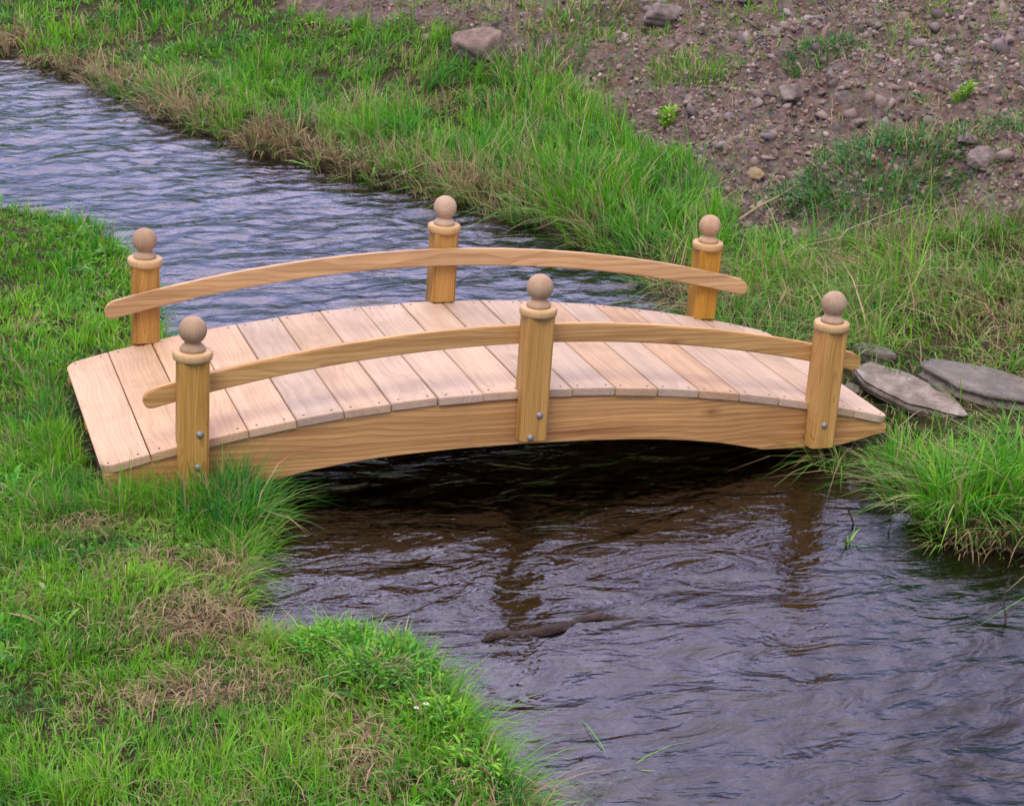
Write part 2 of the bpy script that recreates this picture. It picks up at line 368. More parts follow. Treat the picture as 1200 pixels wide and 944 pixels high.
# posts
def lathe(prof, seg=40):
    bm = bmesh.new(); rings = []
    for r, z in prof:
        rings.append([bm.verts.new((0, 0, z))] if r < 1e-6 else [bm.verts.new((r*math.cos(2*PI*k/seg), r*math.sin(2*PI*k/seg), z)) for k in range(seg)])
    for a, b in zip(rings[:-1], rings[1:]):
        for k in range(seg):
            q = [a[k % len(a)], a[(k+1) % len(a)], b[(k+1) % len(b)], b[k % len(b)]]
            u = []
            for v in q:
                if v not in u: u.append(v)
            if len(u) > 2: bm.faces.new(u)
    bmesh.ops.recalc_face_normals(bm, faces=bm.faces); return bm
bl = [(0, .0), (.034, 0), (.036, .003), (.0355, .007), (.031, .013), (.024, .019), (.0215, .023), (.0212, .025)]
a0 = math.acos(.0212/.0385)
zc_ = .025+.0385*math.sin(a0)
for k in range(1, 15): a = -a0+(PI/2+a0)*k/14; bl.append((.0385*math.cos(a) if k < 14 else 0, zc_+.0385*math.sin(a)))
cl = [(.038, -.025), (.050, -.025), (.0535, -.022), (.0548, -.016), (.0550, -.009), (.0540, -.003), (.0515, 0), (.030, .0005), (0, .0005)]
ring_me = None; fin_me = None; bolt_me = None
POSTS = [(-.989, -1, [(.014, .235), (.008, .138)]), (.006, -1, [(.012, .232), (-.012, .163)]), (.970, -1, [(-.004, .142)]), (-.982, 1, []), (.003, 1, []), (.975, 1, [])]
hp = .041; A = .460
for n_, (px_, o_, bolts) in enumerate(POSTS):
    top = .553 if abs(px_) < .5 else .467; bot = top-.402; zn = zd(px_)+.004
    prof = [(o_*hp, bot), (o_*hp, top-.012), (-o_*hp, top-.012), (-o_*hp, zn), (-o_*.0115, zn), (-o_*.0115, bot)]
    bm = bmesh.new(); f = bm.faces.new([bm.verts.new((-hp, a, b-bot)) for a, b in prof])
    r = bmesh.ops.extrude_face_region(bm, geom=[f]); bmesh.ops.translate(bm, vec=(2*hp, 0, 0), verts=[v for v in r['geom'] if isinstance(v, bmesh.types.BMVert)])
    bmesh.ops.recalc_face_normals(bm, faces=bm.faces)
    bmesh.ops.bevel(bm, geom=[e for e in bm.edges if abs((e.verts[0].co-e.verts[1].co).normalized().z) > .9], offset=.0065, segments=3, affect='EDGES')
    bmesh.ops.bevel(bm, geom=[e for e in bm.edges if e.calc_face_angle(0) > 1.2], offset=.0015, segments=1, affect='EDGES')
    p = obj('post', bm, M['post'], bridge, (px_, o_*A, bot), (0, 0, 0))
    if ring_me is None:
        c = obj('collar', lathe(cl), M['collar'], p, (0, 0, top-bot), smooth=True); ring_me = c.data
        fo = obj('finial', lathe(bl), M['finial'], p, (0, 0, top-bot+.0006), smooth=True); fin_me = fo.data
    else:
        link('collar', ring_me, None, p, (0, 0, top-bot), (0, 0, n_*1.3)); link('finial', fin_me, None, p, (0, 0, top-bot+.0006), (rng.normal(0, .02), rng.normal(0, .02), n_*2.1))
    if bolt_me is None:
        bb = lathe([(.0105, 0), (.0105, .0012), (.0085, .0015), (.008, .004), (.005, .0062), (0, .0068)], 16)
        bolt_me = bpy.data.meshes.new('bolt'); bb.to_mesh(bolt_me); bb.free(); bolt_me.materials.append(M['bolt']); bolt_me.polygons.foreach_set('use_smooth', [True]*len(bolt_me.polygons))
    for bx_, bz_ in bolts: link('bolt', bolt_me, None, p, (bx_, o_*hp, bz_-bot), (R(90) if o_ < 0 else R(-90), 0, 0))
# handrails
for sgn in (-1, 1):
    cols = []; n = 64; L = 1.116
    arr = [L*math.sin(PI/2*v) if abs(v) > .86 else v*1.0 for v in np.linspace(-1, 1, n)]
    arr = sorted(set([round(v, 4) for v in np.linspace(-1.08, 1.08, 50)]+[round(q*(L-.03+.03*math.sin(R(a))), 5) for a in (0, 20, 40, 55, 70, 80, 87) for q in (-1, 1)]))
    for x in arr:
        zt = .483-(RR-math.sqrt(RR*RR-x*x)); zc = zt-.028; d = L-abs(x); h = .028
        if d < .03: h = .028*math.sqrt(max(1e-4, 1-((.03-d)/.03)**2))
        cols.append((x, zc+h-.44, zc-h-.44))
    bm = column_solid(cols, -.0125, .0125, .0)
    bmesh.ops.bevel(bm, geom=[e for e in bm.edges if len(e.link_faces) == 2 and e.calc_face_angle(0) > 1.2], offset=.0035, segments=2, affect='EDGES')
    obj('handrail', bm, M['rail'], bridge, (0, sgn*(A-hp-.0130), .44))

# ---------------------------------------------------------------- rocks and stones
def rock_verts(base, r, k=16, sq=(1, 1, 1), rough=.04):
    """convex faceted stone: unit directions cut by random planes"""
    nrm = r.normal(size=(k, 3)); nrm /= np.linalg.norm(nrm, axis=1)[:, None]; h = r.uniform(.62, 1.0, k)
    dt = base@nrm.T; rad = np.where(dt > .05, h[None]/np.maximum(dt, .05), 9).min(1); rad = np.minimum(rad, 1.25)
    V = base*rad[:, None]
    V = V*(1+rough*np.sin(V@r.normal(size=3)*9+r.uniform(0, 6)))[:, None]+r.normal(0, rough*.25, V.shape)
    return V*np.array(sq)
def ico(n):
    bm = bmesh.new(); bmesh.ops.create_icosphere(bm, subdivisions=n, radius=1)
    V = np.array([v.co[:] for v in bm.verts]); F = np.array([[v.index for v in f.verts] for f in bm.faces]); bm.free()
    return V/np.linalg.norm(V, axis=1)[:, None], F
I2, F2 = ico(2); I4, F4 = ico(4); I1, F1 = ico(1)
def rock(name, x, y, size, mat, label, cat, seed, sink=.3, rz=0, group=None, tilt=(0, 0), k=16):
    r = np.random.default_rng(seed); V = rock_verts(I4, r, k, size, .035)
    me = np_mesh(name, V, F4.ravel(), np.arange(0, F4.size, 3), False)
    me.polygons.foreach_set('use_smooth', [True]*len(me.polygons))
    z = float(ground_z(np.array([x]), np.array([y]))[0])
    o = link(name, me, M[mat], None, (x, y, z+size[2]*(1-2*sink)), (tilt[0], tilt[1], rz))
    return tag(o, label, cat, group)
rock('boulder', 1.52, 4.66, (.18, .15, .14), 'boulder', 'big pale brown boulder at the top of the grassy far bank', 'boulder', 3, .36, .4)
def slab(x, y, size, mat, label, seed, rz, tilt, lift, name='flat_stone'):
    r = np.random.default_rng(seed); k = 8; pa = np.sort((np.arange(k)+r.uniform(-.3, .3, k))*2*PI/k); ph = r.uniform(.78, 1.0, k)
    th = np.arctan2(I5[:, 1], I5[:, 0]); pr = (ph[None]/np.maximum(np.cos(th[:, None]-pa[None]), .12)).min(1); pr = np.minimum(pr, 1.15)
    lat = np.arcsin(np.clip(I5[:, 2], -1, 1)); rho = np.minimum(1, 1.12*np.cos(lat)**.55)*pr*(1+.035*np.sin(lat*9+seed)*(np.abs(lat) < .6))
    V = np.stack([rho*np.cos(th), rho*np.sin(th), np.clip(2.6*np.sin(lat), -1, 1)], -1)
    V[:, :2] *= (1+.05*fbm(np.cos(th)*2, np.sin(th)*2, 2.5, 3, seed+1))[:, None]
    top = V[:, 2] > .5; V[:, 2] += np.where(top, .22*fbm(V[:, 0], V[:, 1], 1.6, 4, seed, .6)-.28*sm((rho/pr-.90)/.1)*.6, 0)
    V = V*np.array(size); me = np_mesh(name, V, F5.ravel(), np.arange(0, F5.size, 3)); me.polygons.foreach_set('use_smooth', [True]*len(me.polygons))
    z = float(ground_z(np.array([x]), np.array([y]))[0])
    return tag(link(name, me, M[mat], None, (x, y, z+lift), (tilt[0], tilt[1], rz)), label, 'stone')
I5, F5 = ico(5)
slab(1.46, -.17, (.085, .29, .020), 'slab', 'long pale flat stone just off the right end of the bridge', 21, .13, (.0, -.08), .004)
slab(1.71, -.30, (.135, .27, .022), 'slab_dark', 'wide dark grey flat stone farther from the bridge than the pale slab', 24, .55, (.02, .0), .010)
slab(1.53, .17, (.05, .09, .03), 'slab_dark', 'dark stone behind the pale flat stone, against the grass', 31, .4, (0, 0), .01, 'stone')
rock('stone', 1.56, -.22, (.03, .05, .03), 'slab_dark', 'small dark stone wedged between the two flat stones', 'stone', 33, .35, .2)
rock('stone', 1.36, .02, (.05, .035, .03), 'slab_dark', 'small dark stone between the bridge end and the pale flat stone', 'stone', 35, .3, .9)
rock('rock', 2.79, 1.56, (.085, .07, .055), 'rock', 'grey rock lying in a hollow at the right of the bare slope', 'rock', 41, .2, .3)
rock('rock', 2.17, 2.45, (.045, .035, .035), 'ochre', 'small ochre yellow rock low on the bare slope', 'rock', 43, .2, .3)
rock('rock', 2.56, 2.92, (.10, .06, .06), 'rock', 'largest of the grey rocks clustered halfway up the bare slope', 'rock', 45, .2, 1.0)
rock('rock', 2.50, 4.46, (.13, .09, .08), 'rock', 'dark grey rock at the top of the stony slope behind the weeds', 'rock', 47, .25, .6)
rk = 0
for i in range(400):
    x, y = rng.uniform(1.6, 4.6), rng.uniform(1.5, 7.0)
    if dirt(np.array([x]), np.array([y]))[0] < .9 or vnoise(np.array([x*1.3]), np.array([y*1.3]), 5)[0] < .5: continue
    s = .025+.03*rng.random()**2
    rock('rock', x, y, (s*rng.uniform(.8, 1.5), s, s*rng.uniform(.6, .9)), 'rock', 'fist sized grey rock on the bare stony slope', 'rock', 1000+i, .25, rng.uniform(0, 6), 'grey rocks strewn on the bare slope')
    rk += 1
    if rk >= 40: break
# gravel
PALS = {'gravel': np.array([(.25, .185, .165), (.29, .22, .20), (.17, .125, .11), (.38, .30, .27), (.26, .19, .165), (.20, .15, .135)]), 'soil_clods': np.array([(.25, .185, .165), (.21, .15, .135), (.28, .21, .19), (.18, .135, .12)]), 'rubble': np.array([(.20, .165, .175), (.27, .22, .225), (.15, .12, .13), (.34, .28, .275), (.22, .16, .14), (.12, .095, .095)]), 'stream_bed_stones': np.array([(.10, .08, .05), (.15, .12, .08), (.07, .055, .04)])}
def gravel(name, n, box, dens, smin, smax, pw, label, seed):
    r = np.random.default_rng(seed); x = r.uniform(box[0], box[1], n); y = r.uniform(box[2], box[3], n)
    keep = r.random(n) < dens(x, y); x, y = x[keep], y[keep]; n = len(x)
    z = ground_z(x, y); s = smin+(smax-smin)*r.random(n)**pw
    protos = [rock_verts(I1, r, 6, (1, r.uniform(.5, .95), r.uniform(.35, .75)), .06)*r.normal(1, .22, (len(I1), 1)) for j in range(24)]
    P = np.stack(protos)[r.integers(0, 24, n)]
    q = r.normal(size=(n, 4)); q[:, 1:3] *= .35; q /= np.linalg.norm(q, axis=1)[:, None]; w, a, b, c = q.T
    Rm = np.stack([1-2*(b*b+c*c), 2*(a*b-c*w), 2*(a*c+b*w), 2*(a*b+c*w), 1-2*(a*a+c*c), 2*(b*c-a*w), 2*(a*c-b*w), 2*(b*c+a*w), 1-2*(a*a+b*b)], -1).reshape(n, 3, 3)
    V = np.einsum('nij,nvj->nvi', Rm, P*(1+r.normal(0, .12, P.shape[:2]+(1,))))*s[:, None, None]+np.stack([x, y, z+s*(.15 if name == 'gravel' else -.3 if name == 'soil_clods' else -.12)], -1)[:, None]
    nv = P.shape[1]; F = (F1[None]+(np.arange(n)*nv)[:, None, None]).reshape(-1, 3)
    me = np_mesh(name, V.reshape(-1, 3), F.ravel(), np.arange(0, F.size, 3))
    pal = PALS[name]
    c = pal[r.integers(0, len(pal), n)]*r.uniform(.75, 1.2, (n, 1))
    attr(me, 'tint', np.concatenate([np.repeat(c, nv, 0), np.ones((n*nv, 1))], 1), 'FLOAT_COLOR')
    o = link(name, me, M['gravel']); return tag(o, label, 'gravel', kind='stuff')
gravel('gravel', 150000, (1.2, 5.5, 1.0, 9.5), lambda x, y: dirt(x, y)*(.25+.9*sm((fbm(x, y, 1.6, 3, 88)+.2)/.7)), .003, .021, 3.0, 'loose grey and brown stones covering the bare slope', 5)
RUB = [(2.60, 2.90, .22, .14), (2.05, 3.42, .22, .2), (2.5, 4.5, .3, .2), (2.85, 3.80, .2, .15), (3.5, 2.9, .45, .35), (2.05, 2.75, .16, .2), (3.0, 2.35, .2, .12), (3.9, 3.3, .4, .3), (3.2, 4.0, .35, .25), (2.75, 1.6, .22, .15)]
def rubd(x, y):
    v = .04+0*x
    for cx, cy, sx, sy in RUB: v = np.maximum(v, np.exp(-(((x-cx)/sx)**2+((y-cy)/sy)**2)))
    return dirt(x, y)*v
gravel('rubble', 10000, (1.3, 5.0, 1.0, 6.5), rubd, .010, .046, 2.6, 'angular lilac grey rubble lying in clusters on the bare slope', 8)
gravel('soil_clods', 7000, (1.3, 5.0, 1.0, 7.5), lambda x, y: dirt(x, y)*sm((fbm(x, y, 1.9, 3, 97)+.25)/.5), .016, .055, 3.0, 'half buried lumps of pinkish brown soil on the bare slope', 9)
def bedd(x, y): return ((left_d(x, y) < 0) & (right_d(x, y) < 0))*sm((fbm(x, y, 1.5, 2, 90)+.5))
g = gravel('stream_bed_stones', 2600, (-1.0, 1.6, -3.2, 2.5), bedd, .01, .045, 3.5, 'dark stones lying on the stream bed under the water', 6)

# ---------------------------------------------------------------- blades of grass
def blades(root, h, w, az, lean, droop, tint, ts=(0, .35, .7, 1), prof=(.8, 1, .7, 0), tw=None, r=None):
    n = len(root); r = r or rng
    if tw is None: tw = r.normal(0, .7, n)
    ts = np.array(ts); prof = np.array(prof)
    off = h[:, None]*lean[:, None]*ts**1.7; up = h[:, None]*(ts-droop[:, None]*ts**2.4)
    ca, sa = np.cos(az), np.sin(az); cs, ss = -np.sin(az+tw), np.cos(az+tw)
    ctr = np.stack([root[:, 0, None]+off*ca[:, None], root[:, 1, None]+off*sa[:, None], root[:, 2, None]+up], -1)
    side = np.stack([cs, ss, np.zeros(n)], -1)[:, None]*(w[:, None]*prof/2)[..., None]
    K = len(ts)
    A_ = ctr-side; B_ = ctr+side
    V = np.concatenate([np.stack([A_[:, :-1], B_[:, :-1]], 2).reshape(n, -1, 3), ctr[:, -1:]], 1)  # 2(K-1)+1 verts
    nv = 2*(K-1)+1; base = (np.arange(n)*nv)[:, None]
    lp = []
    for k in range(K-2): lp += [2*k, 2*k+1, 2*k+3, 2*k+2]
    lp += [2*(K-2), 2*(K-2)+1, nv-1]
    ls = [4*k for k in range(K-1)]
    loops = (base+np.array(lp)[None]).ravel(); starts = ((np.arange(n)*len(lp))[:, None]+np.array(ls)[None]).ravel()
    return V.reshape(-1, 3), loops, starts, np.repeat(tint, nv, 0)
class Turf:
    def __init__(s): s.V = []; s.L = []; s.S = []; s.T = []; s.nv = 0; s.nl = 0
    def add(s, b):
        V, L, S, T = b; s.V.append(V); s.L.append(L+s.nv); s.S.append(S+s.nl); s.T.append(T); s.nv += len(V); s.nl += len(L)
    def build(s, name, loc=None):
        V = np.concatenate(s.V)
        if loc is not None: V = V-np.array(loc)
        me = np_mesh(name, V, np.concatenate(s.L), np.concatenate(s.S))
        T = np.concatenate(s.T)
        if len(me.vertices) == len(T): attr(me, 'tint', np.concatenate([T, np.ones((len(T), 1))], 1), 'FLOAT_COLOR')
        return link(name, me, M['grass'], None, loc)
GREEN = np.array((.085, .31, .028)); YEL = np.array((.24, .49, .045)); BLUE = np.array((.045, .21, .06)); STRAW = np.array((.52, .41, .23)); BROWN = np.array((.20, .13, .08)); DARKG = np.array((.05, .14, .03)); PALE = np.array((.30, .42, .16))
def tints(n, x, y, mixw, r, s=0, brownish=0.0):
    """mixw: straw probability per blade (array)"""
    a = sm((fbm(x, y, 3.4, 4, 50+s, .75)+.60+r.normal(0, .25, n))/1.2)*(1.0 if s == 0 else .75); b = sm((fbm(x, y, 5.0, 3, 60+s, .7)-.05+r.normal(0, .15, n))/.5)
    c = GREEN*(1-a[:, None])+YEL*a[:, None]; c = c*(1-.75*b[:, None])+BLUE*.75*b[:, None]
    c = c*r.uniform(.72, 1.28, (n, 1))*(1+r.normal(0, .06, (n, 3)))
    q = r.random(n) < mixw
    k = r.random((n, 1))**1.5; d = (STRAW*(1-k)+BROWN*k)*r.uniform(.7, 1.15, (n, 1))
    c = np.where(q[:, None], d, c)
    p = r.random(n) < .05; c = np.where((p & ~q)[:, None], PALE, c)
    return np.clip(c, .005, .9)
def scatter(box, ntuft, dens, kper, spread, hfun, wr, straw, r, leanb=.35, edge=None, s=0, spr=.9, prof=(.8, 1, .7, 0), flatk=.75):
    x = r.uniform(box[0], box[1], ntuft); y = r.uniform(box[2], box[3], ntuft)
    k = r.random(ntuft) < dens(x, y); x, y = x[k], y[k]; m = len(x)
    cnt = r.integers(kper[0], kper[1], m); idx = np.repeat(np.arange(m), cnt); n = len(idx)
    a = r.uniform(0, 2*PI, n); rad = np.abs(r.normal(0, spread, n)); bx_ = x[idx]+rad*np.cos(a); by_ = y[idx]+rad*np.sin(a)
    z = ground_z(bx_, by_)-.004
    h = hfun(bx_, by_)*r.uniform(.45, 1.2, n)*(np.exp(r.normal(0, .30, m))[idx])*(1+.45*fbm(bx_, by_, 5.5, 2, 37+s))
    wind = 6.28*vnoise(bx_*1.6, by_*1.6, 33+s)
    lean = np.abs(r.normal(leanb, leanb*.75, n))*(.6+.8*r.random(m)[idx])
    az = a+r.normal(0, spr, n); wx = np.cos(az)+.6*np.cos(wind); wy = np.sin(az)+.6*np.sin(wind)
    if edge is not None:
        ex, ey, ew = edge(bx_, by_); wx += ex*ew*2.2; wy += ey*ew*2.2; lean = lean+ew*.35
    az = np.arctan2(wy, wx)
    st_ = straw(bx_, by_)
    tint = tints(n, bx_, by_, st_, r, s)
    flat = (r.random(n) < st_*flatk); lean = np.where(flat, r.uniform(.6, 1.3, n), lean)
    droop = np.clip(lean*r.uniform(.2, .6, n), 0, .85); droop = np.where(flat, r.uniform(.55, .95, n), droop)
    w = r.uniform(wr[0], wr[1], n)
    return blades(np.stack([bx_, by_, z], -1), h, w, az, lean, droop, tint, r=r, prof=prof)
def G(x, y, cx, cy, sx, sy=None): return np.exp(-(((x-cx)/sx)**2+((y-cy)/(sy or sx))**2))
def grad(fn, x, y, e=.03):
    gx = (fn(x+e, y)-fn(x-e, y)); gy = (fn(x, y+e)-fn(x, y-e)); m = np.hypot(gx, gy)+1e-9; return -gx/m, -gy/m

# left lawn
DEAD = [(-1.28, -.64, .10, .07, .8), (-1.10, -1.30, .16, .10, 1.0), (-.92, -1.33, .10, .06, 1.0), (-1.18, -1.66, .16, .07, .9), (-.90, -2.02, .06, .13, .9), (-.76, -1.70, .05, .07, .7), (-1.0, -.98, .07, .08, .6), (-1.17, -.93, .1, .05, .5), (-.86, 2.45, .08, .06, .5), (-1.25, 2.35, .12, .06, .5), (-1.3, .45, .12, .08, .5), (-.70, -2.1, .05, .08, .6)]
def straw_l(x, y):
    v = np.zeros_like(x)
    for cx, cy, sx, sy, k in DEAD: v = np.maximum(v, k*G(x, y, cx, cy, sx, sy))
    return np.clip(v*1.05+.05+.30*sm((fbm(x, y, 5.0, 3, 71)-.15)/.35), 0, .95)
def h_l(x, y):
    h = .036+.020*fbm(x, y, 2.0, 3, 72)+.05*sm((.14-left_d(x, y))/.14)
    h = h+.05*G(x, y, -.93, -.62, .14, .12)+.02*sm((-1.75-y)/.2)
    return np.maximum(h*(1-.35*np.clip(straw_l(x, y), 0, 1)), .02)
def free(x, y, m=.002):   # nothing grows through the deck or stringers
    return ~((np.abs(x) < 1.25+m) & (np.abs(y) < .446+m))
def d_l(x, y): return (left_d(x, y) > -.005)*free(x, y)*(.55+.45*sm((fbm(x, y, 6, 2, 73)+.6)))
def e_l(x, y):
    gx, gy = grad(left_d, x, y); return gx, gy, sm((.10-left_d(x, y))/.1)
r = np.random.default_rng(101); T = Turf()
T.add(scatter((-2.3, -.5, -3.4, .2), 18000, d_l, (6, 16), .015, h_l, (.0020, .0036), straw_l, r, .50, e_l))
T.add(scatter((-2.3, -.6, .2, 3.4), 6500, d_l, (5, 13), .018, h_l, (.0035, .006), straw_l, r, .42, e_l))
# wispy longer stems
T.add(scatter((-2.2, -.55, -3.2, -.4), 1500, lambda x, y: d_l(x, y)*sm((fbm(x, y, 1.7, 2, 79)+.1)/.5), (3, 8), .02, lambda x, y: h_l(x, y)*1.7, (.002, .0038), lambda x, y: .22+0*x, r, .45, e_l))
T.add(scatter((-1.42, -.80, -.60, -.45), 520, lambda x, y: free(x, y)*1.0, (6, 14), .012, lambda x, y: .085+0*x, (.0025, .0045), lambda x, y: .15+0*x, r, .35))
T.add(scatter((-1.36, -1.25, -.55, .6), 560, lambda x, y: free(x, y)*1.0, (5, 12), .012, lambda x, y: .06+0*x, (.0025, .0045), lambda x, y: .15+0*x, r, .4))
# dead cut grass lying in mats
def litter(x, y):
    v = np.zeros_like(x)
    for cx, cy, sx, sy, k in DEAD: v = np.maximum(v, k*G(x, y, cx, cy, sx*1.1, sy*1.1))
    return v
nl = 16000; lx = r.uniform(-1.6, -.6, nl); ly = r.uniform(-2.4, -.4, nl); kk = r.random(nl) < litter(lx, ly)*.9+.05
kk &= (left_d(lx, ly) > .01) & free(lx, ly); lx, ly = lx[kk], ly[kk]; nl = len(lx); lit = litter(lx, ly)
q = r.random((nl, 1)); ct = (STRAW*q+BROWN*(1-q))*r.uniform(.75, 1.25, (nl, 1))
T.add(blades(np.stack([lx, ly, ground_z(lx, ly)+.008+.035*lit*r.random(nl)], -1), r.uniform(.03, .09, nl), r.uniform(.0016, .003, nl), r.uniform(0, 6.28, nl), r.uniform(.8, 1.1, nl), np.clip(r.normal(.9, .12, nl), .6, 1.05), ct, r=r))
# small round leaves among the grass
def clover(x, y): return d_l(x, y)*np.clip(.9*G(x, y, -.9, 1.9, .22, .6)+.7*sm((fbm(x, y, 1.9, 2, 75)-.12)/.3)+.6*G(x, y, -.82, -1.7, .13, .2), 0, 1)
T.add(scatter((-2.3, -.5, -3.2, 3.2), 9000, clover, (3, 8), .02, lambda x, y: .034+.012*fbm(x, y, 3, 2, 76), (.008, .014), lambda x, y: .05+0*x, r, .8, None, 2, prof=(.15, .8, 1.0, 0)))
tag(T.build('lawn_grass'), 'short bright lawn grass with brown patches on the left bank', 'grass', kind='stuff')

# far bank: long grass hanging to the water
def edgeR(y): return np.interp(y, [-3, -.4, .5, 1.1, 1.5, 1.8, 2.2, 2.7, 3.4, 4.3, 5.0, 5.7, 6.5, 8, 12, 30], [3.4, 2.6, 1.9, 1.45, .9, .55, .55, .85, 1.1, 1.4, 1.5, 1.45, 1.35, 2.2, 5, 9])
def turfR(x, y, d): return (d > -.01)*(1-dirt(x, y, d))*free(x, y)
STONE = [(1.46, -.15, .085, .30), (1.70, -.27, .13, .25)]
def clear(x, y):
    v = np.ones_like(x)
    for cx, cy, sx, sy in STONE: v = v*(1-np.exp(-(((x-cx+(.13 if cx < 1.6 else .5)*(y-cy))/sx)**2+((y-cy)/sy)**2)**2))
    v = v*(1-.6*G(x, y, 1.50, -.48, .10, .05))
    return v
DR = [(-.30, 5.05, .22, .25), (.52, 3.42, .3, .2), (1.0, 2.75, .25, .25), (.8, 3.1, .2, .2), (-.55, 6.0, .3, .25), (1.15, 4.1, .2, .2)]
def straw_r(x, y):
    d = right_d(x, y); v = .07+.85*sm((.36-d)/.2)*sm((fbm(x, y, 2.2, 2, 81)+.15)/.4)
    for cx, cy, sx, sy in DR: v = np.maximum(v, .75*G(x, y, cx, cy, sx, sy))
    v = v+.35*sm((fbm(x, y, 3.0, 3, 83)-.12)/.35)+.10*(y < 1.4)
    return np.clip(v, 0, .9)
def h_r(x, y):
    d = right_d(x, y); h = .115+.06*fbm(x, y, 1.9, 3, 82)+.055*sm((.35-d)/.3)+.07*G(x, y, 1.55, 3.0, .35, .7)-.03*(y > 4.5)
    return np.maximum(h, .05)
def e_r(x, y):
    gx, gy = grad(right_d, x, y); return gx, gy, sm((.15-right_d(x, y))/.15)
def d_far(x, y): d = right_d(x, y); return turfR(x, y, d)*(y > 1.3)*(.5+.5*sm((fbm(x, y, 3.5, 2, 84)+.5)))*(1-.0*d)
T = Turf(); r = np.random.default_rng(102)
T.add(scatter((-3.0, 3.4, 1.3, 6.2), 14500, d_far, (6, 16), .020, h_r, (.004, .0068), straw_r, r, .55, e_r, 4, flatk=.3))
T.add(scatter((-5.0, 4.0, 6.2, 13), 15000, d_far, (6, 13), .03, h_r, (.007, .011), straw_r, r, .42, e_r, 4))
T.add(scatter((-3.0, 3.4, 1.3, 6.5), 3500, lambda x, y: d_far(x, y)*sm((fbm(x, y, 1.9, 2, 85)-.05)/.3), (4, 9), .03, lambda x, y: .05+0*x, (.012, .022), lambda x, y: .1+0*x, r, .8, None, 5, prof=(.15, .8, 1.0, 0)))
tag(T.build('far_bank_grass'), 'long green and straw coloured grass hanging over the far bank upstream of the bridge', 'grass', kind='stuff')

T = Turf(); r = np.random.default_rng(103)
def d_near(x, y): d = right_d(x, y); return turfR(x, y, d)*(y <= 1.3)*clear(x, y)*(.35+.65*sm((fbm(x, y, 3.5, 2, 86)+.35)))
def h_n(x, y): return np.maximum(.085+.04*fbm(x, y, 2.1, 3, 87)+.045*sm((y+.0)/.5)-.04*G(x, y, 1.6, -.35, .3, .3), .035)
T.add(scatter((.9, 4.4, -3.0, 1.3), 12000, d_near, (5, 15), .02, h_n, (.003, .0055), lambda x, y: np.clip(straw_r(x, y)+.20, 0, .9), r, .75, e_r, 7))
T.add(scatter((1.2, 4.4, -1.5, 1.4), 1400, d_near, (3, 9), .03, lambda x, y: h_n(x, y)*1.7, (.0035, .0065), lambda x, y: .35+0*x, r, .85, e_r, 8, flatk=.4))
tag(T.build('right_bank_grass'), 'tangled green grass growing round the right end of the bridge', 'grass', kind='stuff')

# thin growth on the bare slope
T = Turf(); r = np.random.default_rng(104)
def d_thin(x, y): d = right_d(x, y); return (d > 0)*dirt(x, y, d)*np.clip(.08+1.0*sm((fbm(x, y, 1.0, 3, 91)-.08)/.3)+.8*G(x, y, 2.0, 4.6, .8, .7)+.7*G(x, y, 2.7, 1.6, .7, .45)+.7*G(x, y, 3.3, 1.7, .4, .8)+.5*G(x, y, 1.75, 2.3, .2, .3)+.35*G(x, y, 2.4, 3.9, .5, .4)+.5*sm((y-7)/2), 0, 1)
T.add(scatter((1.3, 6.5, .3, 12), 17000, d_thin, (3, 10), .03, lambda x, y: .062+.04*fbm(x, y, 2.4, 3, 92), (.003, .006), lambda x, y: .35+0*x, r, .65, None, 9, flatk=.5))
T.add(scatter((1.3, 5.5, .5, 9), 3200, lambda x, y: dirt(x, y), (1, 5), .04, lambda x, y: .06+0*x, (.003, .005), lambda x, y: .93+0*x, r, .9, None, 9))
nl = 9000; lx = r.uniform(1.4, 5.0, nl); ly = r.uniform(1.0, 7.0, nl); kk = r.random(nl) < dirt(lx, ly)*(.25+.75*sm((fbm(lx, ly, 2.2, 3, 95)+.1)/.4)); lx, ly = lx[kk], ly[kk]; nl = len(lx)
q = r.random((nl, 1))**1.4; ct = (STRAW*q+BROWN*.6*(1-q))*r.uniform(.6, 1.2, (nl, 1))
T.add(blades(np.stack([lx, ly, ground_z(lx, ly)+.008+.02*r.random(nl)], -1), r.uniform(.03, .14, nl), r.uniform(.002, .005, nl), r.uniform(0, 6.28, nl), r.uniform(.8, 1.1, nl), np.clip(r.normal(.7, .25, nl), .1, 1.05), ct, r=r))
tag(T.build('slope_grass'), 'thin scattered grass and dry bits among the stones of the slope', 'grass', kind='stuff')

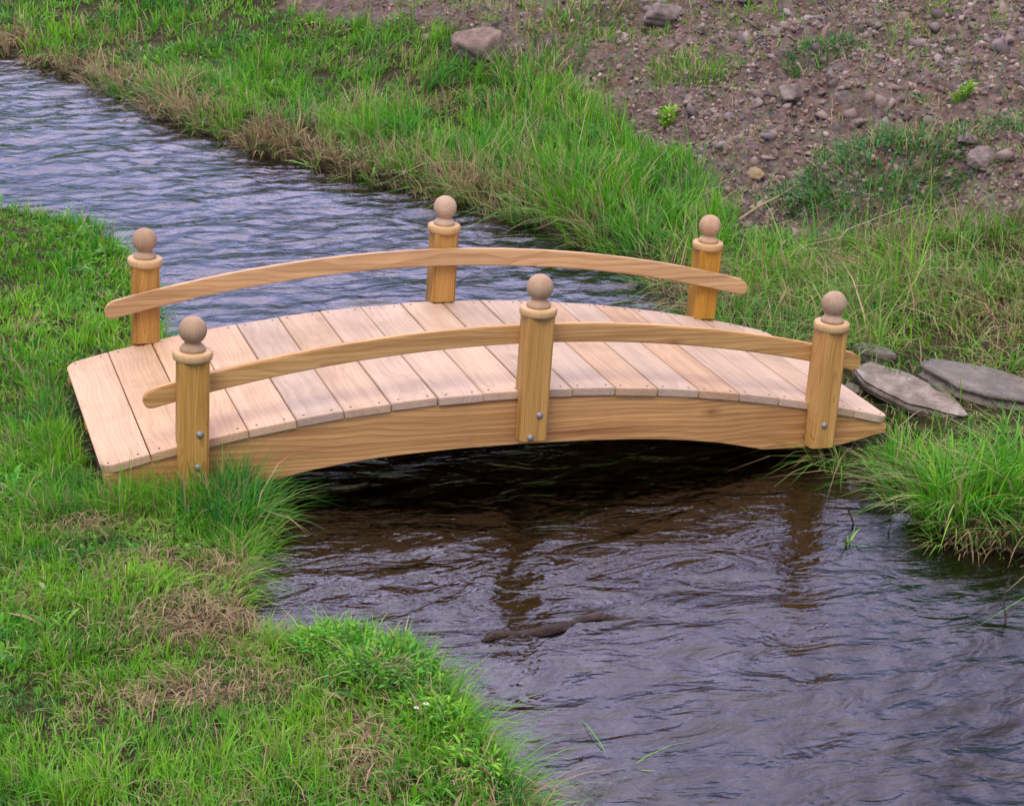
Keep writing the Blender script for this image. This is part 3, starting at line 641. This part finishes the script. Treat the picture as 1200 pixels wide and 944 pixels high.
# ---------------------------------------------------------------- single plants
def plant(name, x, y, n, h, w, spread, label, cat, pal, seed, lean=.55, leaf=0, group=None, push=(0, 0), z=None, lf=1.0, strawf=.1):
    r = np.random.default_rng(seed); T = Turf()
    a = r.uniform(0, 2*PI, n); rad = spread*np.sqrt(r.random(n)); px_ = x+rad*np.cos(a); py_ = y+rad*np.sin(a)
    pz = ground_z(px_, py_)-.005 if z is None else np.full(n, z)
    le = np.abs(r.normal(lean, lean*.5, n)); az = np.arctan2(np.sin(a+r.normal(0, .6, n))+push[1], np.cos(a+r.normal(0, .6, n))+push[0])
    le = le+.25*math.hypot(*push)
    c = np.array(pal)[r.integers(0, len(pal), n)]*r.uniform(.7, 1.25, (n, 1))
    q = r.random(n) < strawf; c = np.where(q[:, None], STRAW*r.uniform(.6, 1.1, (n, 1)), c)
    hh = h*r.uniform(.45, 1.15, n); dd = np.clip(le*r.uniform(.35, .75, n), 0, .95)
    T.add(blades(np.stack([px_, py_, pz], -1), hh, r.uniform(w*.6, w*1.2, n), az, le, dd, c, ts=(0, .25, .5, .75, 1), prof=(.7, 1, .9, .6, 0), r=r))
    if leaf:
        m = leaf; a = r.uniform(0, 2*PI, m); rad = spread*1.15*np.sqrt(r.random(m)); lx = x+rad*np.cos(a); ly = y+rad*np.sin(a); lz = (ground_z(lx, ly) if z is None else z)+h*r.uniform(.1, .75, m)*(1-.5*(rad/(spread*1.15))**2)*(.75+.6*fbm(lx, ly, 9, 2, seed))
        c = np.array(pal)[r.integers(0, len(pal), m)]*r.uniform(.7, 1.35, (m, 1))
        T.add(blades(np.stack([lx, ly, lz], -1), lf*r.uniform(.03, .055, m)*max(1, h/.12), lf*r.uniform(.010, .018, m)*max(1, h/.14), a+r.normal(0, .9, m), r.uniform(.6, 1.2, m), r.uniform(.2, .9, m), c, prof=(.15, 1, .8, 0), r=r))
    loc = (x, y, float(ground_z(np.array([x]), np.array([y]))[0]) if z is None else z)
    return tag(T.build(name, loc), label, cat, group)
g_ = [GREEN, YEL, GREEN*1.2]; dk = [DARKG, GREEN*.8, BLUE]
plant('grass_tuft', -.93, -.60, 260, .17, .0055, .12, 'tall blue green grass tuft in front of the near left post', 'grass tuft', [GREEN, BLUE*1.2, GREEN*1.2], 201, .5, push=(.25, -.1))
plant('grass_tuft', -1.02, -.56, 120, .12, .0045, .13, 'bright grass tuft under the near left corner of the bridge', 'grass tuft', g_, 202, .5)
plant('leafy_weed', -.84, -1.50, 120, .085, .004, .09, 'upper leafy weed of the three on the tip of the left bank', 'weed', [GREEN*1.15, YEL*.9, GREEN], 203, .8, leaf=750, push=(.1, .2), lf=.5)
plant('leafy_weed', -.73, -1.66, 220, .10, .004, .13, 'broadest bright green leafy weed hanging over the tip of the left bank', 'weed', [GREEN*1.15, YEL*.8, GREEN, DARKG*1.6], 231, .9, leaf=1500, push=(.3, 0), lf=.5, strawf=.18)
plant('leafy_weed', -.68, -1.88, 160, .085, .004, .10, 'leafy weed mixed with straw below the broad leafy weed', 'weed', [GREEN, YEL*.9], 232, .8, leaf=800, push=(.3, 0), lf=.5, strawf=.3)
plant('leafy_weed', -.64, -2.07, 120, .075, .004, .09, 'low leafy weed at the bottom edge of the left bank', 'weed', [GREEN, YEL], 204, .8, leaf=600, push=(.3, 0), lf=.5, strawf=.2)
plant('grass_tuft', 1.17, -.97, 420, .25, .0052, .13, 'big green sedge tuft hanging over the water below the right end of the bridge', 'grass tuft', g_, 205, .65, push=(-.15, -.2))
plant('grass_tuft', 1.40, -.98, 380, .26, .0052, .16, 'broad grass tuft at the right of the sedge on the water edge', 'grass tuft', g_, 206, .6, push=(0, -.3))
plant('grass_tuft', 1.22, -.58, 110, .15, .0055, .07, 'upright grass tuft just beyond the right tip of the bridge', 'grass tuft', g_, 207, .5)
plant('grass_tuft', 1.00, -.52, 34, .24, .0045, .05, 'wispy grass hanging into the water beneath the near right post', 'grass tuft', [GREEN, PALE, YEL], 208, .8, push=(-.9, -.35), strawf=.2)
plant('grass_sprig', .78, -1.04, 10, .10, .006, .008, 'short green sprig poking out of the calm water below the sedge', 'water plant', g_, 209, .8, z=-.03, strawf=0)
plant('grass_sprig', .60, -.80, 9, .09, .004, .008, 'thin green sprig trailing in the water in front of the bridge', 'water plant', g_, 210, .9, z=-.04, strawf=0)
plant('grass_sprig', -.33, -2.03, 9, .13, .006, .008, 'bent green sprig in the water at the bottom of the picture', 'water plant', g_, 211, .9, z=-.04, push=(1, 0), strawf=0)
plant('weed', 2.42, 1.78, 520, .19, .0055, .34, 'large dark green weed clump on the slope behind the far right post', 'weed', dk, 212, .8, leaf=700, lf=.6, strawf=.15)
plant('weed', 2.10, 1.95, 110, .13, .007, .14, 'small dark weed left of the large clump on the slope', 'weed', dk, 213, .7, leaf=200, lf=.6)
plant('weed', 2.86, 3.26, 150, .10, .008, .16, 'dark green weed at the upper middle of the bare slope', 'weed', dk, 214, .7, leaf=300, lf=.6)
plant('grass_tuft', 2.40, 3.72, 380, .11, .007, .24, 'broad yellow green grass tuft high on the bare slope', 'grass tuft', [YEL*.75, GREEN, DARKG*1.5], 215, .55, strawf=.15)
plant('grass_tuft', 2.05, 4.60, 420, .12, .007, .26, 'wide grass tuft right of the boulder at the top of the slope', 'grass tuft', [GREEN*.8, YEL*.7, DARKG*1.4], 216, .55, strawf=.25)
plant('weed', 2.85, 1.95, 300, .15, .006, .26, 'dark leafy weed to the right of the large clump on the slope', 'weed', dk+[BROWN*.8], 241, .8, leaf=420, lf=.6, strawf=.25)
plant('weed', 2.60, 2.20, 160, .11, .005, .20, 'thin dark weed just above the large clump on the slope', 'weed', dk, 242, .8, leaf=260, lf=.55, strawf=.3)
plant('weed', 3.25, 1.75, 240, .14, .006, .24, 'ragged green weed at the right edge of the slope', 'weed', dk+[GREEN], 243, .7, leaf=260, lf=.6, strawf=.2)
plant('grass_tuft', 1.48, 3.75, 420, .20, .0065, .28, 'tall loose grass tuft at the top centre of the far bank', 'grass tuft', [GREEN*.85, YEL*.8, BLUE], 244, .45, strawf=.2)
plant('grass_tuft', 1.70, 4.25, 300, .17, .0065, .25, 'tall grass tuft just in front of and right of the boulder', 'grass tuft', [GREEN*.8, YEL*.7, BLUE], 245, .45, strawf=.25)
plant('dry_grass_tuft', 1.03, 2.62, 170, .15, .006, .17, 'straw stemmed tuft standing at the water edge behind the middle of the bridge', 'grass tuft', [STRAW, STRAW*.8, GREEN], 246, .35, push=(-.3, -.4), strawf=.6)
plant('dry_grass_tuft', .82, 2.98, 150, .13, .006, .17, 'brown and straw tuft at the water edge farther upstream than the straw stemmed one', 'grass tuft', [STRAW, BROWN*1.3, GREEN], 247, .5, push=(-.3, -.4), strawf=.5)
plant('weed', 3.16, 2.35, 46, .11, .010, .035, 'small bright yellow green plant alone on the right of the slope', 'weed', [YEL, PALE*.9], 217, .5, leaf=50)
plant('weed', 2.07, 3.30, 46, .09, .009, .035, 'small yellowish weed among rubble at the left of the slope', 'weed', [YEL, YEL*.8], 218, .6, leaf=40)
plant('dry_grass_tuft', -.26, 5.00, 110, .13, .008, .16, 'dry straw coloured grass tuft leaning into the far stream', 'grass tuft', [STRAW, STRAW*.8, BROWN*1.4], 219, .7, push=(-.5, -.5), strawf=.8)
plant('dry_grass_tuft', .50, 3.44, 150, .12, .007, .20, 'brown and straw tuft on the far shore between upstream and mid bridge', 'grass tuft', [STRAW, BROWN*1.3, GREEN], 220, .8, push=(-.3, -.5), strawf=.55)
plant('grass_tuft', 1.36, 2.55, 420, .24, .0075, .26, 'tall bright grass tuft on the far bank behind the bridge', 'grass tuft', [GREEN, YEL, GREEN*1.2], 221, .35, push=(-.2, -.3), strawf=.22)
plant('grass_tuft', 1.62, 1.18, 220, .15, .0065, .17, 'grass tuft just behind the far right post of the bridge', 'grass tuft', g_, 222, .5, strawf=.15)

# ---------------------------------------------------------------- drift wood, twig reflections, stalks, flowers
def tube(pts, rad, seg=8, wob=0.0, r=None):
    bm = bmesh.new(); r = r or rng; rings = []
    P = [Vector(p) for p in pts]
    for i, p in enumerate(P):
        tdir = (P[min(i+1, len(P)-1)]-P[max(i-1, 0)]).normalized(); u = tdir.orthogonal().normalized(); v = tdir.cross(u)
        rings.append([bm.verts.new(p+(u*math.cos(2*PI*k/seg)+v*math.sin(2*PI*k/seg))*rad[i]*(1+r.uniform(-wob, wob))) for k in range(seg)])
    for a, b in zip(rings[:-1], rings[1:]):
        for k in range(seg): bm.faces.new((a[k], a[(k+1) % seg], b[(k+1) % seg], b[k]))
    bm.faces.new(rings[0][::-1]); bm.faces.new(rings[-1]); bmesh.ops.recalc_face_normals(bm, faces=bm.faces); return bm
n = 15; dl_ = [(-.21+.42*i/(n-1), .015*math.sin(i*.8), .006*math.sin(i*1.3)-.004) for i in range(n)]
o = obj('driftwood', tube(dl_, [.006+.013*math.sin(PI*min(1, (i+1)/n*1.05))**.6 for i in range(n)], 10, .2), M['log'], None, (-.225, -1.365, .0), (0, R(-1), R(8)), True)
tag(o, 'dark sodden stick floating in the stream in front of the bridge', 'driftwood')
def twig(name, x, y, z, pts, rad, label, cat, mat='twig', branches=()):
    root = obj(name, tube(pts, rad, 6, .15), M[mat], None, (x, y, z)); tag(root, label, cat)
    for bp, br in branches: obj('side_branch', tube(bp, br, 5, .1), M[mat], root)
    return root
twig('reflected_stem', .93, -1.60, -.03, [(0, 0, 0), (.004, .01, .05), (-.005, .02, .10), (.01, .03, .16)], [.003, .0028, .002, .001], 'thin twig shape added as a reflection in the water at the lower right', 'twig', branches=[([(-.002, .014, .07), (-.02, .02, .10), (-.032, .03, .13)], [.0018, .0013, .0007]), ([(0, .01, .05), (.018, .015, .075), (.024, .015, .10)], [.0018, .0013, .0007])])  # solid twig added where bank twigs are mirrored in the water
twig('reflected_stem', .86, -.92, -.02, [(0, 0, 0), (-.012, -.01, .035), (-.035, -.02, .07), (-.05, -.03, .09)], [.0028, .0025, .002, .001], 'dark bent stem shape added as a weed reflection left of the sedge', 'twig')  # solid stem added in place of a mirrored weed
twig('reflected_stem', .93, -.99, -.02, [(0, 0, 0), (.01, 0, .05), (.005, .01, .09), (.03, .01, .13)], [.0025, .0022, .0017, .001], 'dark upright stem shape added as a weed reflection beside the sedge', 'twig')  # another added stem, standing for the reflection of tall grass
za = float(ground_z(np.array([1.78]), np.array([1.82]))[0]); zb = float(ground_z(np.array([2.15]), np.array([2.02]))[0])
twig('dry_stalk', 1.78, 1.82, za+.03, [(0, 0, 0), (.12, .06, (zb-za)*.33+.015), (.25, .14, (zb-za)*.66+.01), (.37, .20, zb-za+.02)], [.006, .006, .005, .003], 'long pale dry stalk lying at the foot of the bare slope', 'stalk', 'straw')
for i, (fx, fy) in enumerate([(-.77, -1.94), (-.745, -1.925)]):
    z = float(ground_z(np.array([fx]), np.array([fy]))[0])+.01
    fl = empty('white_flower', (fx, fy, z)); fl.scale = (.6, .6, .8); tag(fl, 'tiny white flower in the grass at the bottom of the left bank', 'flower', 'tiny white flowers')
    obj('stem', tube([(0, 0, 0), (.003, 0, .045), (.002, .002, .083)], [.001, .001, .0009], 5), M['straw'], fl)
    bm = bmesh.new()
    for k in range(9):
        a = 2*PI*k/9; c, s = math.cos(a), math.sin(a)
        vs = [bm.verts.new(v) for v in ((.002*c, .002*s, .084), (.007*c-.0022*s, .007*s+.0022*c, .0855), (.0105*c, .0105*s, .085), (.007*c+.0022*s, .007*s-.0022*c, .0855))]
        bm.faces.new(vs)
    obj('petal_ring', bm, M['petal'], fl)
    bm = bmesh.new(); bmesh.ops.create_uvsphere(bm, u_segments=8, v_segments=5, radius=.0028); obj('flower_heart', bm, M['pollen'], fl, (.002, .002, .0855))

# ---------------------------------------------------------------- light
SUN_EL, SUN_AZ = 57, 218          # azimuth: direction the light comes from, clockwise from +Y
w = bpy.data.worlds.new('World'); bpy.context.scene.world = w; w.use_nodes = True; nt = w.node_tree; nt.nodes.clear()
sky = nt.nodes.new('ShaderNodeTexSky'); sky.sky_type = 'NISHITA'; sky.sun_disc = False; sky.sun_elevation = R(SUN_EL); sky.sun_rotation = R(SUN_AZ)
sky.air_density = 1.0; sky.dust_density = 2.0; sky.ozone_density = 1.2
tcw = nt.nodes.new('ShaderNodeTexCoord'); mpw = nt.nodes.new('ShaderNodeMapping'); mpw.inputs['Scale'].default_value = (1, 1, 2.6); nt.links.new(tcw.outputs['Generated'], mpw.inputs[0])
nz = nt.nodes.new('ShaderNodeTexNoise'); nz.inputs['Scale'].default_value = 2.6; nz.inputs['Detail'].default_value = 6; nz.inputs['Roughness'].default_value = .55; nt.links.new(mpw.outputs[0], nz.inputs['Vector'])
cr = nt.nodes.new('ShaderNodeValToRGB'); cr.color_ramp.elements[0].position = .35; cr.color_ramp.elements[0].color = (*CLOUD_A, 1); cr.color_ramp.elements[1].position = .68; cr.color_ramp.elements[1].color = (*CLOUD_B, 1); nt.links.new(nz.outputs[0], cr.inputs[0])
mxw = nt.nodes.new('ShaderNodeMix'); mxw.data_type = 'RGBA'; mxw.inputs[0].default_value = CLOUDS; mxw.clamp_result = False
# glow added to the sky ahead to brighten the reflection in the water
vd = nt.nodes.new('ShaderNodeVectorMath'); vd.operation = 'DOT_PRODUCT'; ge = R(40); ga = R(5)
vn = nt.nodes.new('ShaderNodeVectorMath'); vn.operation = 'NORMALIZE'; nt.links.new(tcw.outputs['Generated'], vn.inputs[0]); nt.links.new(vn.outputs[0], vd.inputs[0]); vd.inputs[1].default_value = (math.sin(ga)*math.cos(ge), math.cos(ga)*math.cos(ge), math.sin(ge))
def wm(op, a, b):
    x = nt.nodes.new('ShaderNodeMath'); x.operation = op
    for i, v in enumerate((a, b)):
        if isinstance(v, (int, float)): x.inputs[i].default_value = v
        else: nt.links.new(v, x.inputs[i])
    return x.outputs[0]
gk = wm('ADD', wm('MULTIPLY', wm('POWER', wm('MAXIMUM', vd.outputs['Value'], 0.0), 9.0), GLOW), .72)
vs = nt.nodes.new('ShaderNodeVectorMath'); vs.operation = 'SCALE'; 
sx = nt.nodes.new('ShaderNodeSeparateXYZ'); nt.links.new(vn.outputs[0], sx.inputs[0])
er = nt.nodes.new('ShaderNodeValToRGB'); e_ = er.color_ramp.elements; e_[0].position = .10; e_[0].color = (.20, .26, .50, 1); e_[1].position = .85; e_[1].color = (1.0, .92, .93, 1)
em = er.color_ramp.elements.new(.42); em.color = (.92, .82, 1.27, 1); em2 = er.color_ramp.elements.new(.28); em2.color = (.27, .33, .62, 1); nt.links.new(sx.outputs[2], er.inputs[0])
vm = nt.nodes.new('ShaderNodeVectorMath'); vm.operation = 'MULTIPLY'; nt.links.new(cr.outputs[0], vm.inputs[0]); nt.links.new(er.outputs[0], vm.inputs[1]); nt.links.new(vm.outputs[0], vs.inputs[0]); nt.links.new(gk, vs.inputs['Scale'])
nt.links.new(sky.outputs[0], mxw.inputs[6]); nt.links.new(vs.outputs[0], mxw.inputs[7])
bg = nt.nodes.new('ShaderNodeBackground'); bg.inputs[1].default_value = SKY; nt.links.new(mxw.outputs[2], bg.inputs[0])
wo = nt.nodes.new('ShaderNodeOutputWorld'); nt.links.new(bg.outputs[0], wo.inputs[0])
sl = bpy.data.lights.new('sun', 'SUN'); sl.energy = SUNE; sl.angle = R(28); sl.color = (1, .90, .74)
so = bpy.data.objects.new('sun', sl); C.objects.link(so)
dv = Vector((math.sin(R(SUN_AZ))*math.cos(R(SUN_EL)), math.cos(R(SUN_AZ))*math.cos(R(SUN_EL)), math.sin(R(SUN_EL))))
so.rotation_euler = dv.to_track_quat('Z', 'Y').to_euler()

# ---------------------------------------------------------------- camera
cam = bpy.data.cameras.new('camera'); co = bpy.data.objects.new('camera', cam); C.objects.link(co)
cam.sensor_width = 36; cam.lens = 36*2167.115/1200; cam.clip_end = 2000; cam.clip_start = .05
Rr = np.array(CAMR)
mw = Matrix(((Rr[0][0], -Rr[1][0], -Rr[2][0], CAMP[0]), (Rr[0][1], -Rr[1][1], -Rr[2][1], CAMP[1]), (Rr[0][2], -Rr[1][2], -Rr[2][2], CAMP[2]), (0, 0, 0, 1)))
co.matrix_world = mw
sc = bpy.context.scene; sc.camera = co
sc.view_settings.view_transform = 'Standard'; sc.view_settings.look = 'None'; sc.view_settings.exposure = EXPO; sc.view_settings.gamma = 1
sc.cycles.max_bounces = 8; sc.cycles.transparent_max_bounces = 8; sc.cycles.use_denoising = True
